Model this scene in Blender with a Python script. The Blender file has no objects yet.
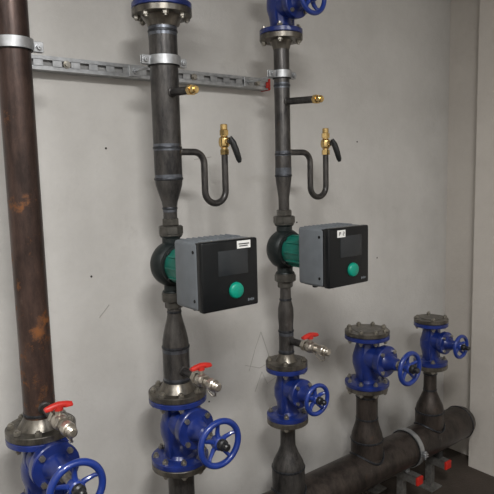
import bpy, bmesh, math, random
from mathutils import Vector, Matrix
random.seed(4)
S = bpy.context.scene
try:
    S.view_settings.view_transform = 'Standard'
    S.view_settings.look = 'None'
except Exception: pass

# ---------------------------------------------------------------- materials
def newmat(name):
    m = bpy.data.materials.new(name); m.use_nodes = True
    nt = m.node_tree
    return m, nt, nt.nodes['Principled BSDF']

def simple(name, col, rough=.5, metal=0., var=.15, scale=30, bump=0.0, spec=.5, coat=0):
    m, nt, b = newmat(name)
    tc = nt.nodes.new('ShaderNodeTexCoord'); n = nt.nodes.new('ShaderNodeTexNoise')
    n.inputs['Scale'].default_value = scale; n.inputs['Detail'].default_value = 5
    nt.links.new(tc.outputs['Object'], n.inputs['Vector'])
    r = nt.nodes.new('ShaderNodeValToRGB')
    r.color_ramp.elements[0].position = .3; r.color_ramp.elements[1].position = .7
    r.color_ramp.elements[0].color = (*[c*(1-var) for c in col], 1)
    r.color_ramp.elements[1].color = (*[min(1, c*(1+var)) for c in col], 1)
    nt.links.new(n.outputs['Fac'], r.inputs['Fac']); nt.links.new(r.outputs['Color'], b.inputs['Base Color'])
    b.inputs['Roughness'].default_value = rough; b.inputs['Metallic'].default_value = metal
    b.inputs['Specular IOR Level'].default_value = spec
    b.inputs['Coat Weight'].default_value = coat
    if bump:
        bp = nt.nodes.new('ShaderNodeBump'); bp.inputs['Strength'].default_value = bump
        bp.inputs['Distance'].default_value = .002
        nt.links.new(n.outputs['Fac'], bp.inputs['Height']); nt.links.new(bp.outputs['Normal'], b.inputs['Normal'])
    return m

def pipe_mat(name, dark, brown, rust, rust_lo=.60, rust_hi=.72, rough=.42, metal=.55, scuff=(.2, .19, .18), low_rust=0.0):
    m, nt, b = newmat(name)
    L = nt.links
    tc = nt.nodes.new('ShaderNodeTexCoord')
    mp = nt.nodes.new('ShaderNodeMapping'); mp.inputs['Scale'].default_value = (1, 1, .3)
    L.new(tc.outputs['Object'], mp.inputs['Vector'])
    def noise(s, d, r, v):
        n = nt.nodes.new('ShaderNodeTexNoise'); n.inputs['Scale'].default_value = s; n.inputs['Detail'].default_value = d; n.inputs['Roughness'].default_value = r
        L.new(v, n.inputs['Vector']); return n
    n1 = noise(17, 10, .75, mp.outputs['Vector'])
    n2 = noise(10, 12, .8, tc.outputs['Object'])
    mp3 = nt.nodes.new('ShaderNodeMapping'); mp3.inputs['Location'].default_value = (7, 3, 5); mp3.inputs['Scale'].default_value = (1, 1, .5)
    L.new(tc.outputs['Object'], mp3.inputs['Vector'])
    n3 = noise(22, 12, .8, mp3.outputs['Vector'])
    r1 = nt.nodes.new('ShaderNodeValToRGB')
    r1.color_ramp.elements[0].position = .38; r1.color_ramp.elements[1].position = .62
    r1.color_ramp.elements[0].color = (*dark, 1); r1.color_ramp.elements[1].color = (*brown, 1)
    L.new(n1.outputs['Fac'], r1.inputs['Fac'])
    # light scuffs
    r3 = nt.nodes.new('ShaderNodeValToRGB'); r3.color_ramp.elements[0].position = .60; r3.color_ramp.elements[1].position = .72
    r3.color_ramp.elements[1].color = (.7, .7, .7, 1)
    L.new(n3.outputs['Fac'], r3.inputs['Fac'])
    m3 = nt.nodes.new('ShaderNodeMix'); m3.data_type = 'RGBA'
    L.new(r3.outputs['Color'], m3.inputs['Factor']); L.new(r1.outputs['Color'], m3.inputs['A']); m3.inputs['B'].default_value = (*scuff, 1)
    fac = n2.outputs['Fac']
    if low_rust:
        sp = nt.nodes.new('ShaderNodeSeparateXYZ'); L.new(tc.outputs['Object'], sp.inputs[0])
        mr0 = nt.nodes.new('ShaderNodeMapRange'); mr0.inputs['From Min'].default_value = 1.75; mr0.inputs['From Max'].default_value = 1.2
        mr0.inputs['To Min'].default_value = 0; mr0.inputs['To Max'].default_value = low_rust
        L.new(sp.outputs['Z'], mr0.inputs['Value'])
        ad = nt.nodes.new('ShaderNodeMath'); ad.operation = 'ADD'
        L.new(n2.outputs['Fac'], ad.inputs[0]); L.new(mr0.outputs['Result'], ad.inputs[1]); fac = ad.outputs[0]
    r2 = nt.nodes.new('ShaderNodeValToRGB')
    r2.color_ramp.elements[0].position = rust_lo; r2.color_ramp.elements[1].position = rust_hi
    L.new(fac, r2.inputs['Fac'])
    mx = nt.nodes.new('ShaderNodeMix'); mx.data_type = 'RGBA'
    L.new(r2.outputs['Color'], mx.inputs['Factor']); L.new(m3.outputs['Result'], mx.inputs['A'])
    mx.inputs['B'].default_value = (*rust, 1)
    L.new(mx.outputs['Result'], b.inputs['Base Color'])
    mr = nt.nodes.new('ShaderNodeMapRange'); mr.inputs['To Min'].default_value = rough; mr.inputs['To Max'].default_value = .8
    L.new(r2.outputs['Color'], mr.inputs['Value']); L.new(mr.outputs['Result'], b.inputs['Roughness'])
    b.inputs['Metallic'].default_value = metal
    bp = nt.nodes.new('ShaderNodeBump'); bp.inputs['Strength'].default_value = .3; bp.inputs['Distance'].default_value = .002
    L.new(n1.outputs['Fac'], bp.inputs['Height']); L.new(bp.outputs['Normal'], b.inputs['Normal'])
    return m

def wall_mat(name, c0, c1, stain, amt=.3):
    m, nt, b = newmat(name); L = nt.links
    tc = nt.nodes.new('ShaderNodeTexCoord')
    def noise(s, d, r=.6, vec=None):
        n = nt.nodes.new('ShaderNodeTexNoise'); n.inputs['Scale'].default_value = s
        n.inputs['Detail'].default_value = d; n.inputs['Roughness'].default_value = r
        L.new(vec or tc.outputs['Object'], n.inputs['Vector']); return n
    n1 = noise(2.2, 8, .7); n2 = noise(6, 12, .82); n3 = noise(60, 6)
    r = nt.nodes.new('ShaderNodeValToRGB')
    r.color_ramp.elements[0].position = .32; r.color_ramp.elements[1].position = .68
    r.color_ramp.elements[0].color = (*c0, 1); r.color_ramp.elements[1].color = (*c1, 1)
    L.new(n1.outputs['Fac'], r.inputs['Fac'])
    r2 = nt.nodes.new('ShaderNodeValToRGB')
    r2.color_ramp.elements[0].position = .58; r2.color_ramp.elements[1].position = .68
    r2.color_ramp.elements[1].color = (amt, amt, amt, 1)
    L.new(n2.outputs['Fac'], r2.inputs['Fac'])
    mx = nt.nodes.new('ShaderNodeMix'); mx.data_type = 'RGBA'
    L.new(r2.outputs['Color'], mx.inputs['Factor']); L.new(r.outputs['Color'], mx.inputs['A'])
    mx.inputs['B'].default_value = (*stain, 1)
    L.new(mx.outputs['Result'], b.inputs['Base Color'])
    b.inputs['Roughness'].default_value = .7; b.inputs['Specular IOR Level'].default_value = .3
    ad = nt.nodes.new('ShaderNodeMath'); ad.operation = 'ADD'
    L.new(n2.outputs['Fac'], ad.inputs[0]); L.new(n3.outputs['Fac'], ad.inputs[1])
    bp = nt.nodes.new('ShaderNodeBump'); bp.inputs['Strength'].default_value = .35; bp.inputs['Distance'].default_value = .004
    L.new(ad.outputs[0], bp.inputs['Height']); L.new(bp.outputs['Normal'], b.inputs['Normal'])
    return m

M_wall = wall_mat('painted_concrete', (.52, .505, .48), (.63, .615, .59), (.40, .38, .35), .35)
M_wall2 = wall_mat('painted_concrete_side', (.50, .465, .425), (.58, .545, .50), (.40, .36, .32))
M_floor = wall_mat('concrete_floor', (.035, .028, .022), (.07, .055, .045), (.02, .015, .012))
M_ceil = wall_mat('ceiling_paint', (.5, .5, .49), (.56, .56, .55), (.45, .44, .43))
M_mark = simple('pencil_mark', (.36, .345, .32), .8)
M_hole = simple('drill_hole', (.05, .045, .04), .9)
M_pipeA = pipe_mat('steel_pipe_rusty', (.030, .019, .016), (.085, .052, .042), (.25, .10, .035), .60, .70, .34, .5, (.16, .12, .10), .085)
M_pipeB = pipe_mat('steel_pipe_dark', (.030, .029, .030), (.115, .108, .102), (.11, .060, .040), .62, .76, .34, .7, (.24, .235, .23))
M_pipeC = pipe_mat('steel_manifold', (.026, .022, .020), (.080, .064, .055), (.13, .065, .035), .60, .75, .38, .6)
M_flange = pipe_mat('steel_flange', (.075, .07, .063), (.22, .20, .17), (.12, .08, .05), .62, .8, .32, .8)
M_weld = simple('weld_bead', (.05, .053, .06), .4, .8, .4, 90, .3)
M_heat = simple('heat_tint', (.12, .13, .15), .32, .85, .45, 40, .15)
M_bolt = simple('zinc_bolt', (.34, .32, .28), .35, .85, .3, 80)
M_blue = simple('blue_enamel', (.009, .024, .155), .30, .0, .25, 25, .08, .5, .35)
M_bluew = simple('blue_handwheel', (.010, .034, .22), .28, .0, .15, 25, 0, .5, .35)
M_red = simple('red_plastic', (.50, .022, .014), .4)
M_brass = simple('brass', (.66, .47, .20), .24, .95, .2, 60)
M_nick = simple('nickel', (.50, .46, .40), .28, .9, .25, 60)
M_galv = simple('galvanised_steel', (.42, .43, .44), .42, .8, .2, 45)
M_galvd = simple('galvanised_dull', (.20, .195, .185), .55, .7, .3, 45)
M_slot = simple('rail_back', (.30, .30, .30), .6, .4)
M_rub = simple('black_rubber', (.015, .015, .015), .7)
M_blk = simple('black_plastic', (.012, .013, .014), .35, 0, .1)
M_panel = simple('panel_black', (.006, .007, .008), .25, 0, .1, 20, 0, .3)
M_scr = simple('screen_glass', (.022, .025, .028), .12, 0, .05, 20, 0, .4)
M_grey = simple('module_grey', (.135, .15, .165), .5, 0, .08)
M_green = simple('motor_green', (.0, .15, .11), .42, 0, .15)
M_knob = simple('knob_green', (.0, .25, .17), .35, 0, .05)
M_volute = simple('volute_black', (.012, .017, .017), .45, .3, .3, 40, .2)
M_white = simple('label_white', (.78, .78, .76), .5, 0, .03)
M_cast = simple('cast_union', (.10, .095, .085), .40, .7, .3, 50, .2)

# ---------------------------------------------------------------- mesh builder
class B:
    def __init__(s): s.bm = bmesh.new()
    def _tm(s, loc, axis):
        q = Vector((0, 0, 1)).rotation_difference(Vector(axis).normalized())
        return Matrix.Translation(Vector(loc)) @ q.to_matrix().to_4x4()
    def lathe(s, prof, loc=(0, 0, 0), axis=(0, 0, 1), seg=48, closed=False, spin=0):
        M = s._tm(loc, axis); rings = []
        for r, z in prof:
            rings.append([s.bm.verts.new(M @ Vector((max(r, 1e-5)*math.cos(2*math.pi*j/seg+spin), max(r, 1e-5)*math.sin(2*math.pi*j/seg+spin), z))) for j in range(seg)])
        n = len(rings)
        for i in range(n if closed else n-1):
            A, C = rings[i], rings[(i+1) % n]
            for j in range(seg):
                s.bm.faces.new((A[j], A[(j+1) % seg], C[(j+1) % seg], C[j]))
        if not closed:
            s.bm.faces.new(rings[0][::-1]); s.bm.faces.new(rings[-1])
        return s
    def cyl(s, p0, p1, r0, r1=None, seg=32, spin=0):
        p0 = Vector(p0); p1 = Vector(p1); d = (p1-p0)
        return s.lathe([(r0, 0), (r0 if r1 is None else r1, d.length)], p0, d, seg, spin=spin)
    def cbev(s, p0, p1, r, c=.002, seg=32, spin=0):
        p0 = Vector(p0); p1 = Vector(p1); d = (p1-p0); L = d.length
        return s.lathe([(r-c, 0), (r, c), (r, L-c), (r-c, L)], p0, d, seg, spin=spin)
    def torus(s, loc, axis, R, r, seg=48, rs=12, flat=1):
        prof = [(R+r*math.cos(2*math.pi*k/rs), flat*r*math.sin(2*math.pi*k/rs)) for k in range(rs)]
        return s.lathe(prof, loc, axis, seg, closed=True)
    def ring(s, p0, p1, ri, ro, seg=48):
        p0 = Vector(p0); p1 = Vector(p1); d = p1-p0; L = d.length
        return s.lathe([(ri, 0), (ro, 0), (ro, L), (ri, L)], p0, d, seg, closed=True)
    def box(s, c, size, rot=None, bev=0.0, bseg=2):
        M = Matrix.Translation(Vector(c))
        if rot is not None: M = M @ rot.to_4x4()
        M = M @ Matrix.Diagonal((*size, 1))
        r = bmesh.ops.create_cube(s.bm, size=1, matrix=M)
        if bev:
            es = set(e for v in r['verts'] for e in v.link_edges)
            bmesh.ops.bevel(s.bm, geom=list(es), offset=bev, segments=bseg, affect='EDGES', profile=.5)
        return s
    def sweep(s, pts, rad, seg=16, rads=None):
        pts = [Vector(p) for p in pts]; n = len(pts); rings = []
        t0 = (pts[1]-pts[0]).normalized()
        u = t0.orthogonal().normalized()
        for i, p in enumerate(pts):
            t = (pts[min(i+1, n-1)]-pts[max(i-1, 0)]).normalized()
            u = (u - t*u.dot(t)).normalized(); w = t.cross(u)
            rr = rads[i] if rads else rad
            rings.append([s.bm.verts.new(p + (u*math.cos(2*math.pi*j/seg)+w*math.sin(2*math.pi*j/seg))*rr) for j in range(seg)])
        for A, C in zip(rings, rings[1:]):
            for j in range(seg): s.bm.faces.new((A[j], A[(j+1) % seg], C[(j+1) % seg], C[j]))
        s.bm.faces.new(rings[0][::-1]); s.bm.faces.new(rings[-1]); return s
    def bolts(s, z, R, n, r=.010, h=.010, phase=.5):
        for k in range(n):
            a = 2*math.pi*(k+phase)/n
            p = Vector((R*math.cos(a), z, R*math.sin(a))); d = Vector((0, h, 0))
            s.cyl(p, p+d, r, seg=6, spin=random.random())
        return s
    def done(s, name, mat, parent, ang=35):
        bmesh.ops.recalc_face_normals(s.bm, faces=s.bm.faces[:])
        me = bpy.data.meshes.new(name); s.bm.to_mesh(me); s.bm.free()
        me.materials.append(mat); me.shade_smooth()
        try: me.set_sharp_from_angle(angle=math.radians(ang))
        except Exception: pass
        o = bpy.data.objects.new(name, me); S.collection.objects.link(o)
        if parent: o.parent = parent
        return o

def empty(name, loc):
    o = bpy.data.objects.new(name, None); o.empty_display_size = .05
    o.location = loc; S.collection.objects.link(o); return o

def arc(c, r, a0, a1, ax1, ax2, n=10):
    c = Vector(c); ax1 = Vector(ax1); ax2 = Vector(ax2)
    return [c+ax1*r*math.cos(math.radians(a0+(a1-a0)*k/n))+ax2*r*math.sin(math.radians(a0+(a1-a0)*k/n)) for k in range(n+1)]

YR = -.25
XS = [.497, .959, 1.455, 1.931, 2.406]
ZM = .30; RM = .084

# ---------------------------------------------------------------- room
def slab(name, c, size, mat):
    return B().box(c, size).done(name, mat, None)
wb = slab('wall_back', (.7, .06, 1.5), (4.55, .12, 3.0), M_wall)
slab('wall_right', (3.04, -.117, 1.5), (.27, .234, 3.0), M_wall2)
slab('wall_right_pier', (2.99, -2.117, 1.5), (.38, 3.766, 3.0), M_wall2)
slab('wall_left', (-1.51, -1.95, 1.5), (.12, 4.1, 3.0), M_wall)
slab('wall_front', (.7, -4.06, 1.5), (4.55, .12, 3.0), M_wall)
slab('floor', (.8, -2.0, -.05), (4.9, 4.3, .1), M_floor)
slab('ceiling', (.8, -2.0, 3.05), (4.9, 4.3, .1), M_ceil)
# faint setting-out scribbles and small drill holes in the wall paint
b = B()
def stroke(pts, w=.0012): b.sweep([(x, -.0006, z) for x, z in pts], w, 6)
stroke([(1.46, .80), (1.50, .90), (1.53, .96)]); stroke([(1.53, .96), (1.57, .85), (1.59, .76)])
stroke([(1.44, .83), (1.52, .80), (1.60, .82)]); stroke([(1.49, .70), (1.53, .78), (1.56, .72), (1.62, .74)])
stroke([(1.90, 1.10), (1.96, 1.13), (1.98, 1.08)]); stroke([(.80, 1.15), (.84, 1.19)]); stroke([(1.22, 1.70), (1.30, 1.71)])
o = b.done('pencil_marks', M_mark, wb)
b = B()
for x, z in ((.86, 1.74), (1.25, .72), (1.75, 1.42), (2.15, 1.78), (2.30, 1.20), (.78, 1.30), (1.70, .98)):
    b.cyl((x, -.0008, z), (x, .002, z), .004, seg=12)
b.done('drill_holes', M_hole, wb)

# ---------------------------------------------------------------- risers
def steel_flange(b, z, R, up, rp, th=.020, neck=.030):
    prof = [(R-.002, 0), (R, .002), (R, th-.002), (R-.002, th), (rp*1.35+.004, th), (rp*1.15, th+neck*.6), (rp+.001, th+neck)]
    b.lathe(prof, (0, 0, z), (0, 0, up), 56)

def riser(x, segs, flanges, welds, mat):
    e = empty('riser_pipe', (x, YR, 0))
    b = B()
    for pr in segs: b.lathe(pr, seg=48)
    b.done('pipe_body', mat, e)
    b = B()
    for z, R, up, rp in flanges: steel_flange(b, z, R, up, rp)
    b.done('flanges', M_flange, e)
    b = B(); hb = B(); anyh = False
    for wd in welds:
        z, r = wd[0], wd[1]
        b.torus((0, 0, z), (0, 0, 1), r-.001, .0035, 48, 8, 1.5)
        if len(wd) > 2:
            lo, hi = wd[2], wd[3]; anyh = True
            hb.ring((0, 0, z-lo), (0, 0, z+hi), r-.002, r+.0005)
    b.done('weld_seams', M_weld, e)
    if anyh: hb.done('heat_tinted_bands', M_heat, e)
    return e

RL, RS = .098, .082
top_man = ZM+RM-.02
riser(XS[0], [[(.0445, .93), (.0445, 3.0)], [(.062, top_man), (.062, .45), (.0445, .53), (.0445, .655)]],
      [(.911, RL, 1, .0445), (.679, RL, -1, .0445)], [(.97, .0445)], M_pipeA)
riser(XS[1], [[(.045, .93), (.045, 1.07), (.043, 1.095), (.036, 1.13), (.028, 1.16), (.024, 1.18), (.0225, 1.22)],
              [(.0225, 1.48), (.023, 1.535), (.026, 1.555), (.036, 1.585), (.043, 1.61), (.045, 1.63), (.045, 2.13)],
              [(.045, 2.40), (.045, 3.0)],
              [(.066, top_man), (.066, .45), (.045, .53), (.045, .645)]],
      [(.901, RL, 1, .045), (.669, RL, -1, .045), (2.155, RL-.004, -1, .045), (2.387, RL-.004, 1, .045)],
      [(.955, .045, .0, .012), (1.07, .045, .016, .0), (1.19, .0225), (1.63, .045, .0, .014), (1.73, .045, .010, .012), (2.09, .045, .014, .012), (1.535, .023, .012, 0)], M_pipeB)
riser(XS[2], [[(.029, .92), (.029, 1.03), (.028, 1.05), (.031, 1.09), (.030, 1.12), (.022, 1.155), (.0205, 1.21)],
              [(.0205, 1.48), (.021, 1.55), (.028, 1.60), (.0305, 1.62), (.0305, 1.70), (.029, 1.71), (.029, 2.11)],
              [(.029, 2.36), (.029, 3.0)],
              [(.066, top_man), (.066, .47), (.060, .495), (.042, .53), (.031, .56), (.030, .59), (.030, .655)]],
      [(.891, RS, 1, .029), (.679, RS, -1, .030), (2.139, RS-.003, -1, .029), (2.351, RS-.003, 1, .029)],
      [(.945, .029, 0, .012), (1.03, .029, .016, 0), (1.155, .022), (1.63, .0305, 0, .03), (1.71, .0295, .012, .012), (1.96, .029, .010, .010), (.47, .066)], M_pipeB)
riser(XS[3], [[(.072, top_man), (.072, .44), (.068, .465), (.054, .51), (.048, .54), (.048, .67)]],
      [(.694, RL-.006, -1, .048)], [(.54, .048), (.44, .072), (.642, .049)], M_pipeC)
riser(XS[4], [[(.070, top_man), (.070, .44), (.064, .47), (.044, .515), (.032, .545), (.031, .66)]],
      [(.684, RS, -1, .031)], [(.55, .032), (.44, .070), (.633, .032)], M_pipeC)

# ---------------------------------------------------------------- manifold
e = empty('manifold_pipe', (0, YR, ZM))
b = B()
b.lathe([(.02, 0), (.05, .008), (.074, .025), (RM, .055), (RM, 2.55), (.074, 2.59), (.05, 2.612), (.01, 2.62)], (.12, 0, 0), (1, 0, 0), 64)
b.done('pipe_body', M_pipeC, e)
b = B()
for x in (.175, 2.67): b.torus((x, 0, 0), (1, 0, 0), RM, .0035, 56, 8)
for x, r in zip(XS, (.062, .066, .066, .072, .070)):
    pts = []
    for k in range(41):
        a = 2*math.pi*k/40; yy = r*math.sin(a)
        pts.append((x+(r+.002)*math.cos(a), (r+.002)*math.sin(a), math.sqrt(max(RM**2-yy**2, 0))+.002))
    b.sweep(pts, .005, 8)
b.done('weld_seams', M_weld, e)

# ---------------------------------------------------------------- valves
def valve(x, zc, h, R, big, wheel_off, WR, nb, blind=False, wz=.02):
    e = empty('globe_valve', (x, YR, zc)); k = 1.0 if big else .80
    b = B(); ft = .018
    rb = .045*k
    b.lathe([(R-.002, -h), (R, -h+.002), (R, -h+ft-.002), (R-.003, -h+ft), (rb+.012, -h+ft+.002), (rb+.004, -h+ft+.012),
             (rb+.004, -h+.045), (.056*k, -.045*k), (.064*k, -.015), (.064*k, .015), (.056*k, .045*k), (rb+.004, h-.045),
             (rb+.004, h-ft-.012), (rb+.012, h-ft-.002), (R-.003, h-ft), (R, h-ft+.002), (R, h-.002), (R-.002, h)], seg=56)
    y = -wheel_off; zc2 = wz*.5
    b.lathe([(.056*k, 0), (.056*k, .055*k), (.050*k, .07*k), (.050*k, .082*k), (.066*k, .084*k), (.068*k, .087*k), (.068*k, .112*k), (.065*k, .115*k),
             (.040*k, .117*k), (.034*k, .125*k), (.028*k, .15*k), (.026*k, .165*k), (.02*k, .17*k)], (0, 0, zc2), (0, -1, 0), 40)
    for sx in (-1, 1):
        b.box((sx*.050*k, -.01, 0), (.016, .03, 2*h-.05), None, .006)
    b.done('valve_body', M_blue, e)
    b = B()
    for s in (1, -1):
        zin = s*(h-ft); R2 = R-.016
        for q in range(nb):
            a = 2*math.pi*(q+.5)/nb
            p = Vector((R2*math.cos(a), R2*math.sin(a), 0)); zz = Vector((0, 0, 1))
            b.cyl(p+zz*(zin), p+zz*(zin-s*.009), .0105, seg=6, spin=q)
            b.cyl(p+zz*(zin-s*.009), p+zz*(zin-s*.016), .006, seg=10)
            zo = s*(h+.021)
            b.cyl(p+zz*zo, p+zz*(zo+s*.009), .0105, seg=6, spin=q+.4)
            b.cyl(p+zz*(zo+s*.009), p+zz*(zo+s*.014), .006, seg=10)
    for q in range(4):
        a = 2*math.pi*(q+.5)/4
        p = Vector((.055*k*math.cos(a), -.115*k, zc2+.055*k*math.sin(a)))
        b.cyl(p, p+Vector((0, -.009, 0)), .009*k, seg=6)
    b.done('bolts', M_bolt, e)
    b = B()
    b.cyl((0, -.16*k, zc2), (0, y-.02, zc2), .011*k)
    b.cyl((0, -.165*k, zc2), (0, -.178*k, zc2), .02*k, seg=6)
    b.done('stem', M_bolt, e)
    b = B()
    b.torus((0, y, zc2), (0, -1, 0), WR-.008, .0100 if big else .0085, 56, 12)
    b.lathe([(.012, -.014), (.020*k, -.012), (.022*k, .0), (.022*k, .016), (.017*k, .02)], (0, y+.012, zc2), (0, -1, 0), 28)
    for q in range(5):
        a = 2*math.pi*q/5+.3
        d = Vector((math.cos(a), 0, math.sin(a)))
        c = Vector((0, y+.010, zc2))
        b.sweep([c+d*.012, c+d*.030+Vector((0, .003, 0)), c+d*(WR*.7)+Vector((0, -.001, 0)), c+d*(WR-.010)+Vector((0, -.010, 0))], .006, 10, [.009, .0075, .006, .006])
    b.done('handwheel', M_bluew, e)
    b = B()
    b.lathe([(.018*k, 0), (.018*k, .014), (.013*k, .018), (.012*k, .034), (.008*k, .038)], (0, y-.006, zc2), (0, -1, 0), 24)
    b.done('stem_cap', M_blk, e)
    if blind:
        b = B()
        b.lathe([(R-.002, 0), (R, .002), (R, .016), (R-.002, .018), (R*.62, .018), (R*.6, .020), (.001, .020)], (0, 0, h+.002), (0, 0, 1), 56)
        b.done('blind_flange', M_flange, e)
    b = B(); b.cyl((0, 0, h-.001), (0, 0, h+.003), R-.028); b.cyl((0, 0, -h+.001), (0, 0, -h-.003), R-.028)
    b.done('gaskets', M_rub, e)
    return e

valve(XS[0], .795, .115, RL, True, .262, .078, 8, wz=.10)
valve(XS[1], .785, .115, RL, True, .245, .078, 8, wz=.06)
valve(XS[2], .785, .105, RS, False, .168, .062, 4, wz=.03)
valve(XS[3], .810, .115, RL, True, .228, .072, 8, True, wz=.03)
valve(XS[4], .790, .105, RS, False, .165, .058, 4, True, wz=.03)
valve(XS[1], 2.271, .115, RL-.004, True, .245, .078, 8)
valve(XS[2], 2.245, .105, RS-.003, False, .168, .062, 4, wz=-.02)

# ---------------------------------------------------------------- circulation pumps
def pump(x, label):
    e = empty('circulation_pump', (x, YR, 1.352))
    b = B()
    b.lathe([(.030, -.040), (.055, -.038), (.066, -.030), (.074, -.015), (.076, 0), (.076, .018), (.070, .030), (.064, .036), (.064, .046), (.05, .048)], (0, 0, 0), (0, -1, 0), 56)
    b.cyl((0, 0, -.100), (0, 0, .10), .030)
    b.torus((0, 0, .093), (0, 0, 1), .030, .006, 40, 8); b.torus((0, 0, -.093), (0, 0, 1), .030, .006, 40, 8)
    b.bolts(-.046, .056, 4, .008, -.010)
    b.done('volute', M_volute, e)
    b = B()
    b.lathe([(.054, .044), (.058, .050), (.058, .165), (.05, .185)], (0, 0, 0), (0, -1, 0), 48)
    for k in range(10):
        a = 2*math.pi*k/10
        b.box((.058*math.cos(a), -.11, .058*math.sin(a)), (.008, .10, .008), Matrix.Rotation(-a, 3, 'Y'), .002)
    b.done('motor_housing', M_green, e)
    b = B()
    for s in (1, -1):
        b.cbev((0, 0, s*.098), (0, 0, s*.126), .041, .003, 8)
        b.cbev((0, 0, s*.126), (0, 0, s*.150), .030, .003, 6)
        b.ring((0, 0, s*.094), (0, 0, s*.100), .02, .038)
    b.done('union_nuts', M_cast, e)
    w, h = .196, .198; zc = .003
    b = B()
    b.box((0, -.180-.062, zc), (w, .124, h), None, .010, 3)
    b.box((0, -.176, zc), (w-.05, .02, h-.05), None, .005)
    for k in range(9):
        b.box((-.08+k*.02, -.232, zc+h/2), (.007, .075, .006), None, .002, 1)
        b.box((-.08+k*.02, -.232, zc-h/2), (.007, .075, .006), None, .002, 1)
    b.done('module_housing', M_grey, e)
    b = B()
    b.box((0, -.317, zc), (w+.002, .026, h+.002), None, .006, 3)
    b.box((0, -.300, zc), (w-.004, .02, h-.004), None, .003)
    for zz in (-.07, .07):
        b.cyl((-w/2-.001, -.285, zc+zz), (-w/2+.004, -.285, zc+zz), .005, seg=12)
    b.done('front_cover', M_panel, e)
    b = B(); b.box((.008, -.3305, .038), (.105, .002, .072), None, .0008)
    b.done('display', M_scr, e)
    b = B()
    b.lathe([(.024, 0), (.024, .005), (.022, .010), (.019, .012), (.001, .013)], (.015, -.329, -.044), (0, -1, 0), 36)
    b.done('control_knob', M_knob, e)
    b = B()
    if label == 0: b.box((.047, -.3308, .087), (.048, .0016, .022))
    else: b.box((-.040, -.3308, .083), (.038, .0016, .024))
    b.done('label', M_white, e)
    b = B()
    if label == 0:
        b.box((.047, -.3320, .089), (.038, .0008, .003)); b.box((.045, -.3320, .083), (.030, .0008, .0028))
    else:
        x0 = -.048; z0 = .083; y0 = -.332
        b.box((x0-.003, y0, z0), (.002, .0008, .012)); b.box((x0+.0005, y0, z0+.0052), (.006, .0008, .0018)); b.box((x0+.0005, y0, z0), (.006, .0008, .0018)); b.box((x0+.0035, y0, z0+.0026), (.0018, .0008, .006))
        x0 = -.030
        for dz in (-.0052, 0, .0052): b.box((x0, y0, z0+dz), (.006, .0008, .0018))
        b.box((x0+.0025, y0, z0+.0026), (.0018, .0008, .006)); b.box((x0-.0025, y0, z0-.0026), (.0018, .0008, .006))
    b.done('label_print', M_blk, e)
    b = B()
    for q, xx in enumerate((.060, .066, .072, .078)): b.box((xx, -.3308, -.078), (.004, .001, .005 if q % 2 else .008))
    b.done('maker_mark', M_grey, e)
    b = B()
    for xx in (-.05, .0, .05):
        b.cbev((xx, -.215, zc-h/2+.004), (xx, -.215, zc-h/2-.016), .010, .002, 12)
    b.done('cable_glands', M_blk, e)
pump(XS[1], 0)
pump(XS[2], 1)

# ---------------------------------------------------------------- thermowells
def thermo(x, rp, L):
    e = empty('thermometer_pocket', (x, YR, 1.902))
    d = Vector((0, -1, -.06)).normalized()
    b = B(); b.cyl(d*(rp-.004), d*(L-.03), .0125); b.torus(d*(rp+.001), d, .0125, .004, 24, 8)
    b.done('steel_socket', M_pipeB, e)
    b = B()
    b.cyl(d*(L-.034), d*(L-.018), .0165, seg=6)
    b.cbev(d*(L-.018), d*L, .0125, .002, 24)
    b.cyl(d*L, d*(L+.004), .008)
    b.done('brass_plug', M_brass, e)
thermo(XS[1], .045, .180)
thermo(XS[2], .029, .205)

# ---------------------------------------------------------------- gauge siphons
def siphon(x, rp):
    e = empty('gauge_siphon', (x, YR, 0))
    X = (1, 0, 0); Z = (0, 0, 1)
    pts = [(rp-.004, 0, 1.717), (.07, 0, 1.717)] + arc((.100, 0, 1.677), .040, 90, 0, X, Z, 10)
    pts += arc((.183, 0, 1.585), .043, 180, 360, X, Z, 16) + [(.226, 0, 1.65), (.226, 0, 1.715)]
    b = B(); b.sweep(pts, .0115, 18); b.torus((rp+.001, 0, 1.717), X, .0115, .004, 24, 8)
    b.done('siphon_tube', M_pipeB, e)
    cx = .226
    b = B()
    b.cyl((cx, 0, 1.708), (cx, 0, 1.726), .0165, seg=6)
    b.lathe([(.012, 0), (.012, .006), (.018, .012), (.020, .025), (.018, .038), (.012, .044), (.012, .05)], (cx, 0, 1.726))
    b.cyl((cx, 0, 1.774), (cx, 0, 1.792), .0165, seg=6)
    b.cbev((cx, 0, 1.792), (cx, 0, 1.812), .0125, .002, 24)
    b.cyl((cx, 0, 1.752), (cx, -.032, 1.752), .010)
    b.cyl((cx+.01, 0, 1.752), (cx+.03, 0, 1.752), .009)
    b.done('brass_cock', M_brass, e)
    b = B()
    b.cyl((cx, -.030, 1.752), (cx, -.044, 1.752), .010)
    b.sweep([(cx-.004, -.040, 1.766), (cx+.006, -.042, 1.748), (cx+.016, -.046, 1.72), (cx+.026, -.048, 1.690), (cx+.029, -.048, 1.680)], .008, 12, [.007, .0115, .0115, .010, .006])
    b.done('black_lever', M_blk, e)
siphon(XS[1], .045)
siphon(XS[2], .029)

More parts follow.
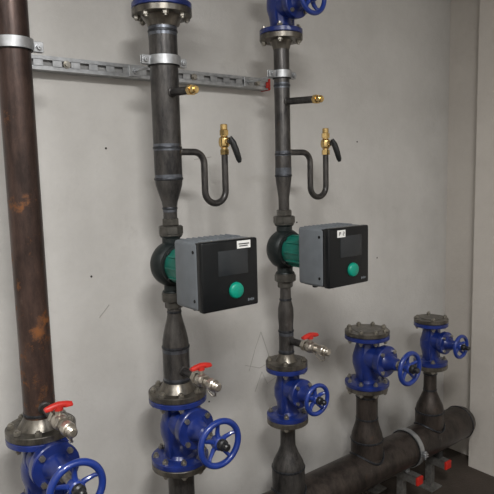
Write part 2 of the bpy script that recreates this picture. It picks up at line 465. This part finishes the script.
# ---------------------------------------------------------------- drain cocks
def drain(x, rp, L):
    e = empty('drain_valve', (x, YR, .995))
    def P(y, z=0, xx=0): return (xx, -y, z)
    y0 = L-.135
    b = B(); b.cyl(P(rp-.004), P(y0+.004), .0135); b.torus(P(rp+.001), (0, 1, 0), .0135, .0045, 24, 8)
    b.done('nipple', M_pipeB, e)
    b = B()
    b.cyl(P(y0), P(y0+.018), .0205, seg=6)
    b.lathe([(.014, 0), (.020, .006), (.0225, .018), (.020, .032), (.014, .038)], P(y0+.018), (0, -1, 0), 28)
    b.cyl(P(y0+.054), P(y0+.066), .0195, seg=6)
    b.cyl(P(y0+.066), P(y0+.090), .013)
    for q in range(4): b.torus(P(y0+.069+q*.005), (0, 1, 0), .013, .002, 24, 6)
    b.cbev(P(y0+.086), P(y0+.112), .0195, .003, 10)
    b.lathe([(.012, 0), (.015, .008), (.011, .012), (.014, .020), (.009, .024)], P(y0+.110), (0, -1, 0), 20)
    b.cyl(P(y0+.037, .015), P(y0+.037, .036), .009)
    b.sweep([P(y0+.060, -.012), P(y0+.066, -.032, .006), P(y0+.085, -.044, .010), P(y0+.104, -.036, .008), P(y0+.110, -.016, 0)], .0025, 8)
    b.done('cock_body', M_nick, e)
    b = B()
    c = y0+.037
    b.cyl(P(c, .032), P(c, .046), .012)
    b.sweep([P(c, .040, -.036), P(c, .043, -.020), P(c, .046, 0), P(c, .043, .020), P(c, .040, .036)], .008, 12, [.007, .009, .009, .009, .007])
    b.box(P(c, .040, -.027), (.022, .018, .009), None, .003); b.box(P(c, .040, .027), (.022, .018, .009), None, .003)
    b.done('red_handle', M_red, e)
drain(XS[0], .0445, .262)
drain(XS[1], .045, .250)
drain(XS[2], .029, .232)

# ---------------------------------------------------------------- rail + clamps
ZR = 2.0
x0, x1 = .32, 1.560
e = empty('mounting_rail', (0, 0, ZR))
yf = -.048
b = B()
b.box(((x0+x1)/2, yf+.001, .0155), (x1-x0, .0025, .012)); b.box(((x0+x1)/2, yf+.001, -.0155), (x1-x0, .0025, .012))
b.box(((x0+x1)/2, yf/2-.003, .0205), (x1-x0, -yf-.005, .0025)); b.box(((x0+x1)/2, yf/2-.003, -.0205), (x1-x0, -yf-.005, .0025))
xx = x0+.01
while xx < x1:
    b.box((xx, yf+.001, 0), (.030, .0025, .022)); xx += .060
b.done('slotted_channel', M_galv, e)
b = B(); b.box(((x0+x1)/2, yf+.014, 0), (x1-x0, .003, .039)); b.done('channel_back', M_slot, e)
b = B(); b.box((x1+.003, -.026, 0), (.010, .054, .048), None, .003); b.box((x1-.008, -.054, -.006), (.018, .008, .022), None, .002)
b.box((x0-.003, -.026, 0), (.010, .054, .048), None, .003)
b.done('red_end_caps', M_red, e)
b = B()
for xa in (.72, 1.20, 1.50):
    b.cyl((xa, yf+.002, 0), (xa, yf-.004, 0), .012); b.cyl((xa, yf-.004, 0), (xa, yf-.011, 0), .009, seg=6)
b.done('anchor_bolts', M_bolt, e)

def clamp(x, z, r, w, rod_to):
    e = empty('pipe_clamp', (x, YR, z))
    b = B(); b.ring((0, 0, -w/2-.002), (0, 0, w/2+.002), r+.0005, r+.005, 56); b.done('rubber_lining', M_rub, e)
    b = B(); b.ring((0, 0, -w/2), (0, 0, w/2), r+.0045, r+.0085, 56)
    for s in (-1, 1):
        for t in (-1, 1):
            b.box((s*(r+.020), t*.0055, 0), (.030, .004, w), None, .001, 1)
        b.cyl((s*(r+.023), .016, 0), (s*(r+.023), -.020, 0), .0045, seg=12)
        b.cyl((s*(r+.023), -.0075, 0), (s*(r+.023), -.016, 0), .009, seg=6)
        b.cyl((s*(r+.023), .0075, 0), (s*(r+.023), .014, 0), .008, seg=6)
    b.cyl((0, r+.006, 0), (0, r+.022, 0), .011, seg=6)
    b.cyl((0, r+.010, 0), (0, rod_to, 0), .005, seg=14)
    b.cyl((0, rod_to-.010, 0), (0, rod_to-.003, 0), .011, seg=6)
    b.box((0, rod_to-.001, 0), (.045, .005, .036), None, .001, 1)
    b.done('steel_band', M_galv, e)
clamp(XS[0], ZR, .0445, .028, .25-.051)
clamp(XS[1], ZR, .045, .028, .25-.051)
clamp(XS[2], ZR, .029, .026, .25-.051)

def manifold_support(x, L, yc, ring):
    e = empty('manifold_support', (x, YR, 0))
    if ring:
        b = B()
        b.ring((-.018, 0, ZM), (.018, 0, ZM), RM+.0005, RM+.005, 64); b.done('rubber_lining', M_rub, e)
        b = B(); b.ring((-.013, 0, ZM), (.013, 0, ZM), RM+.0045, RM+.009, 64)
        for s in (-1, 1):
            for t in (-1, 1):
                b.box((0, s*(RM+.018), ZM+t*.0055), (.026, .026, .004), None, .001, 1)
            b.cyl((0, s*(RM+.020), ZM-.02), (0, s*(RM+.020), ZM+.02), .005, seg=12)
            b.cyl((0, s*(RM+.020), ZM+.0075), (0, s*(RM+.020), ZM+.017), .010, seg=6)
        b.cyl((0, 0, ZM-RM-.006), (0, 0, .178), .008, seg=16); b.cyl((0, 0, .19), (0, 0, .181), .016, seg=6)
        b.done('clamp_band', M_galv, e)
    else:
        b = B(); b.box((0, 0, .198), (.036, .07, .036), None, .004); b.done('rubber_block', M_rub, e)
    b = B()
    b.box((0, yc, .1795), (.041, L, .003)); b.box((-.019, yc, .160), (.003, L, .041)); b.box((.019, yc, .160), (.003, L, .041))
    b.box((-.013, yc, .1405), (.010, L, .003)); b.box((.013, yc, .1405), (.010, L, .003))
    for yy in (.20, .03):
        b.box((0, yy, .070), (.034, .034, .141), None, .001, 1)
        b.box((0, yy, .004), (.09, .09, .008), None, .001, 1)
    b.done('galvanised_frame', M_galvd, e)
    b = B(); b.box((0, yc-L/2-.004, .160), (.046, .012, .040), None, .003)
    b.done('red_end_cap', M_red, e)
manifold_support(2.225, .31, .085, True)
manifold_support(2.46, .31, .085, False)

# ---------------------------------------------------------------- lights
def lamp(loc, sx, sy, power, col):
    e = empty('unseen_lamp', loc)  # lamp and housing stay out of view; the weaker ones are added fill
    b = B(); t = .02
    b.box((0, 0, .045), (sx+.06, sy+.06, .03), None, .004)
    for s in (-1, 1):
        b.box((s*(sx/2+.02), 0, .02), (t, sy+.06, .05)); b.box((0, s*(sy/2+.02), .02), (sx+.06, t, .05))
    b.done('housing', M_white, e)
    l = bpy.data.lights.new('light', 'AREA'); l.shape = 'RECTANGLE'; l.size = sx; l.size_y = sy
    l.energy = power; l.color = col
    o = bpy.data.objects.new('light', l); S.collection.objects.link(o); o.parent = e
lamp((.1, -2.3, 2.93), .7, .35, 82, (1, .985, .96))
lamp((1.5, -3.4, 2.93), 1.2, .5, 24, (.97, .98, 1))  # fill light added behind the camera to brighten the pipes, no known fixture
lamp((-.9, -1.5, 2.93), .6, .6, 18, (.98, .99, 1))  # weak fill added on the left to flatten the lighting, not a known lamp
w = bpy.data.worlds.new('World'); S.world = w; w.use_nodes = True
w.node_tree.nodes['Background'].inputs[0].default_value = (.5, .52, .55, 1)
w.node_tree.nodes['Background'].inputs[1].default_value = .3

# ---------------------------------------------------------------- camera
Xv = Vector((753, 92, -578)).normalized()
Dn = Vector((115, -4571, -578)).normalized()
Zv = -Dn; Zv = (Zv - Xv*Zv.dot(Xv)).normalized()
Yv = Zv.cross(Xv)
R = Matrix((Xv, Yv, Zv))
cd = bpy.data.cameras.new('camera'); cam = bpy.data.objects.new('camera', cd); S.collection.objects.link(cam)
cd.sensor_width = 36; cd.lens = 578/494*36; cd.clip_start = .02
cam.matrix_world = Matrix.Translation((0, -1.90, 1.64)) @ R.to_4x4()
S.camera = cam
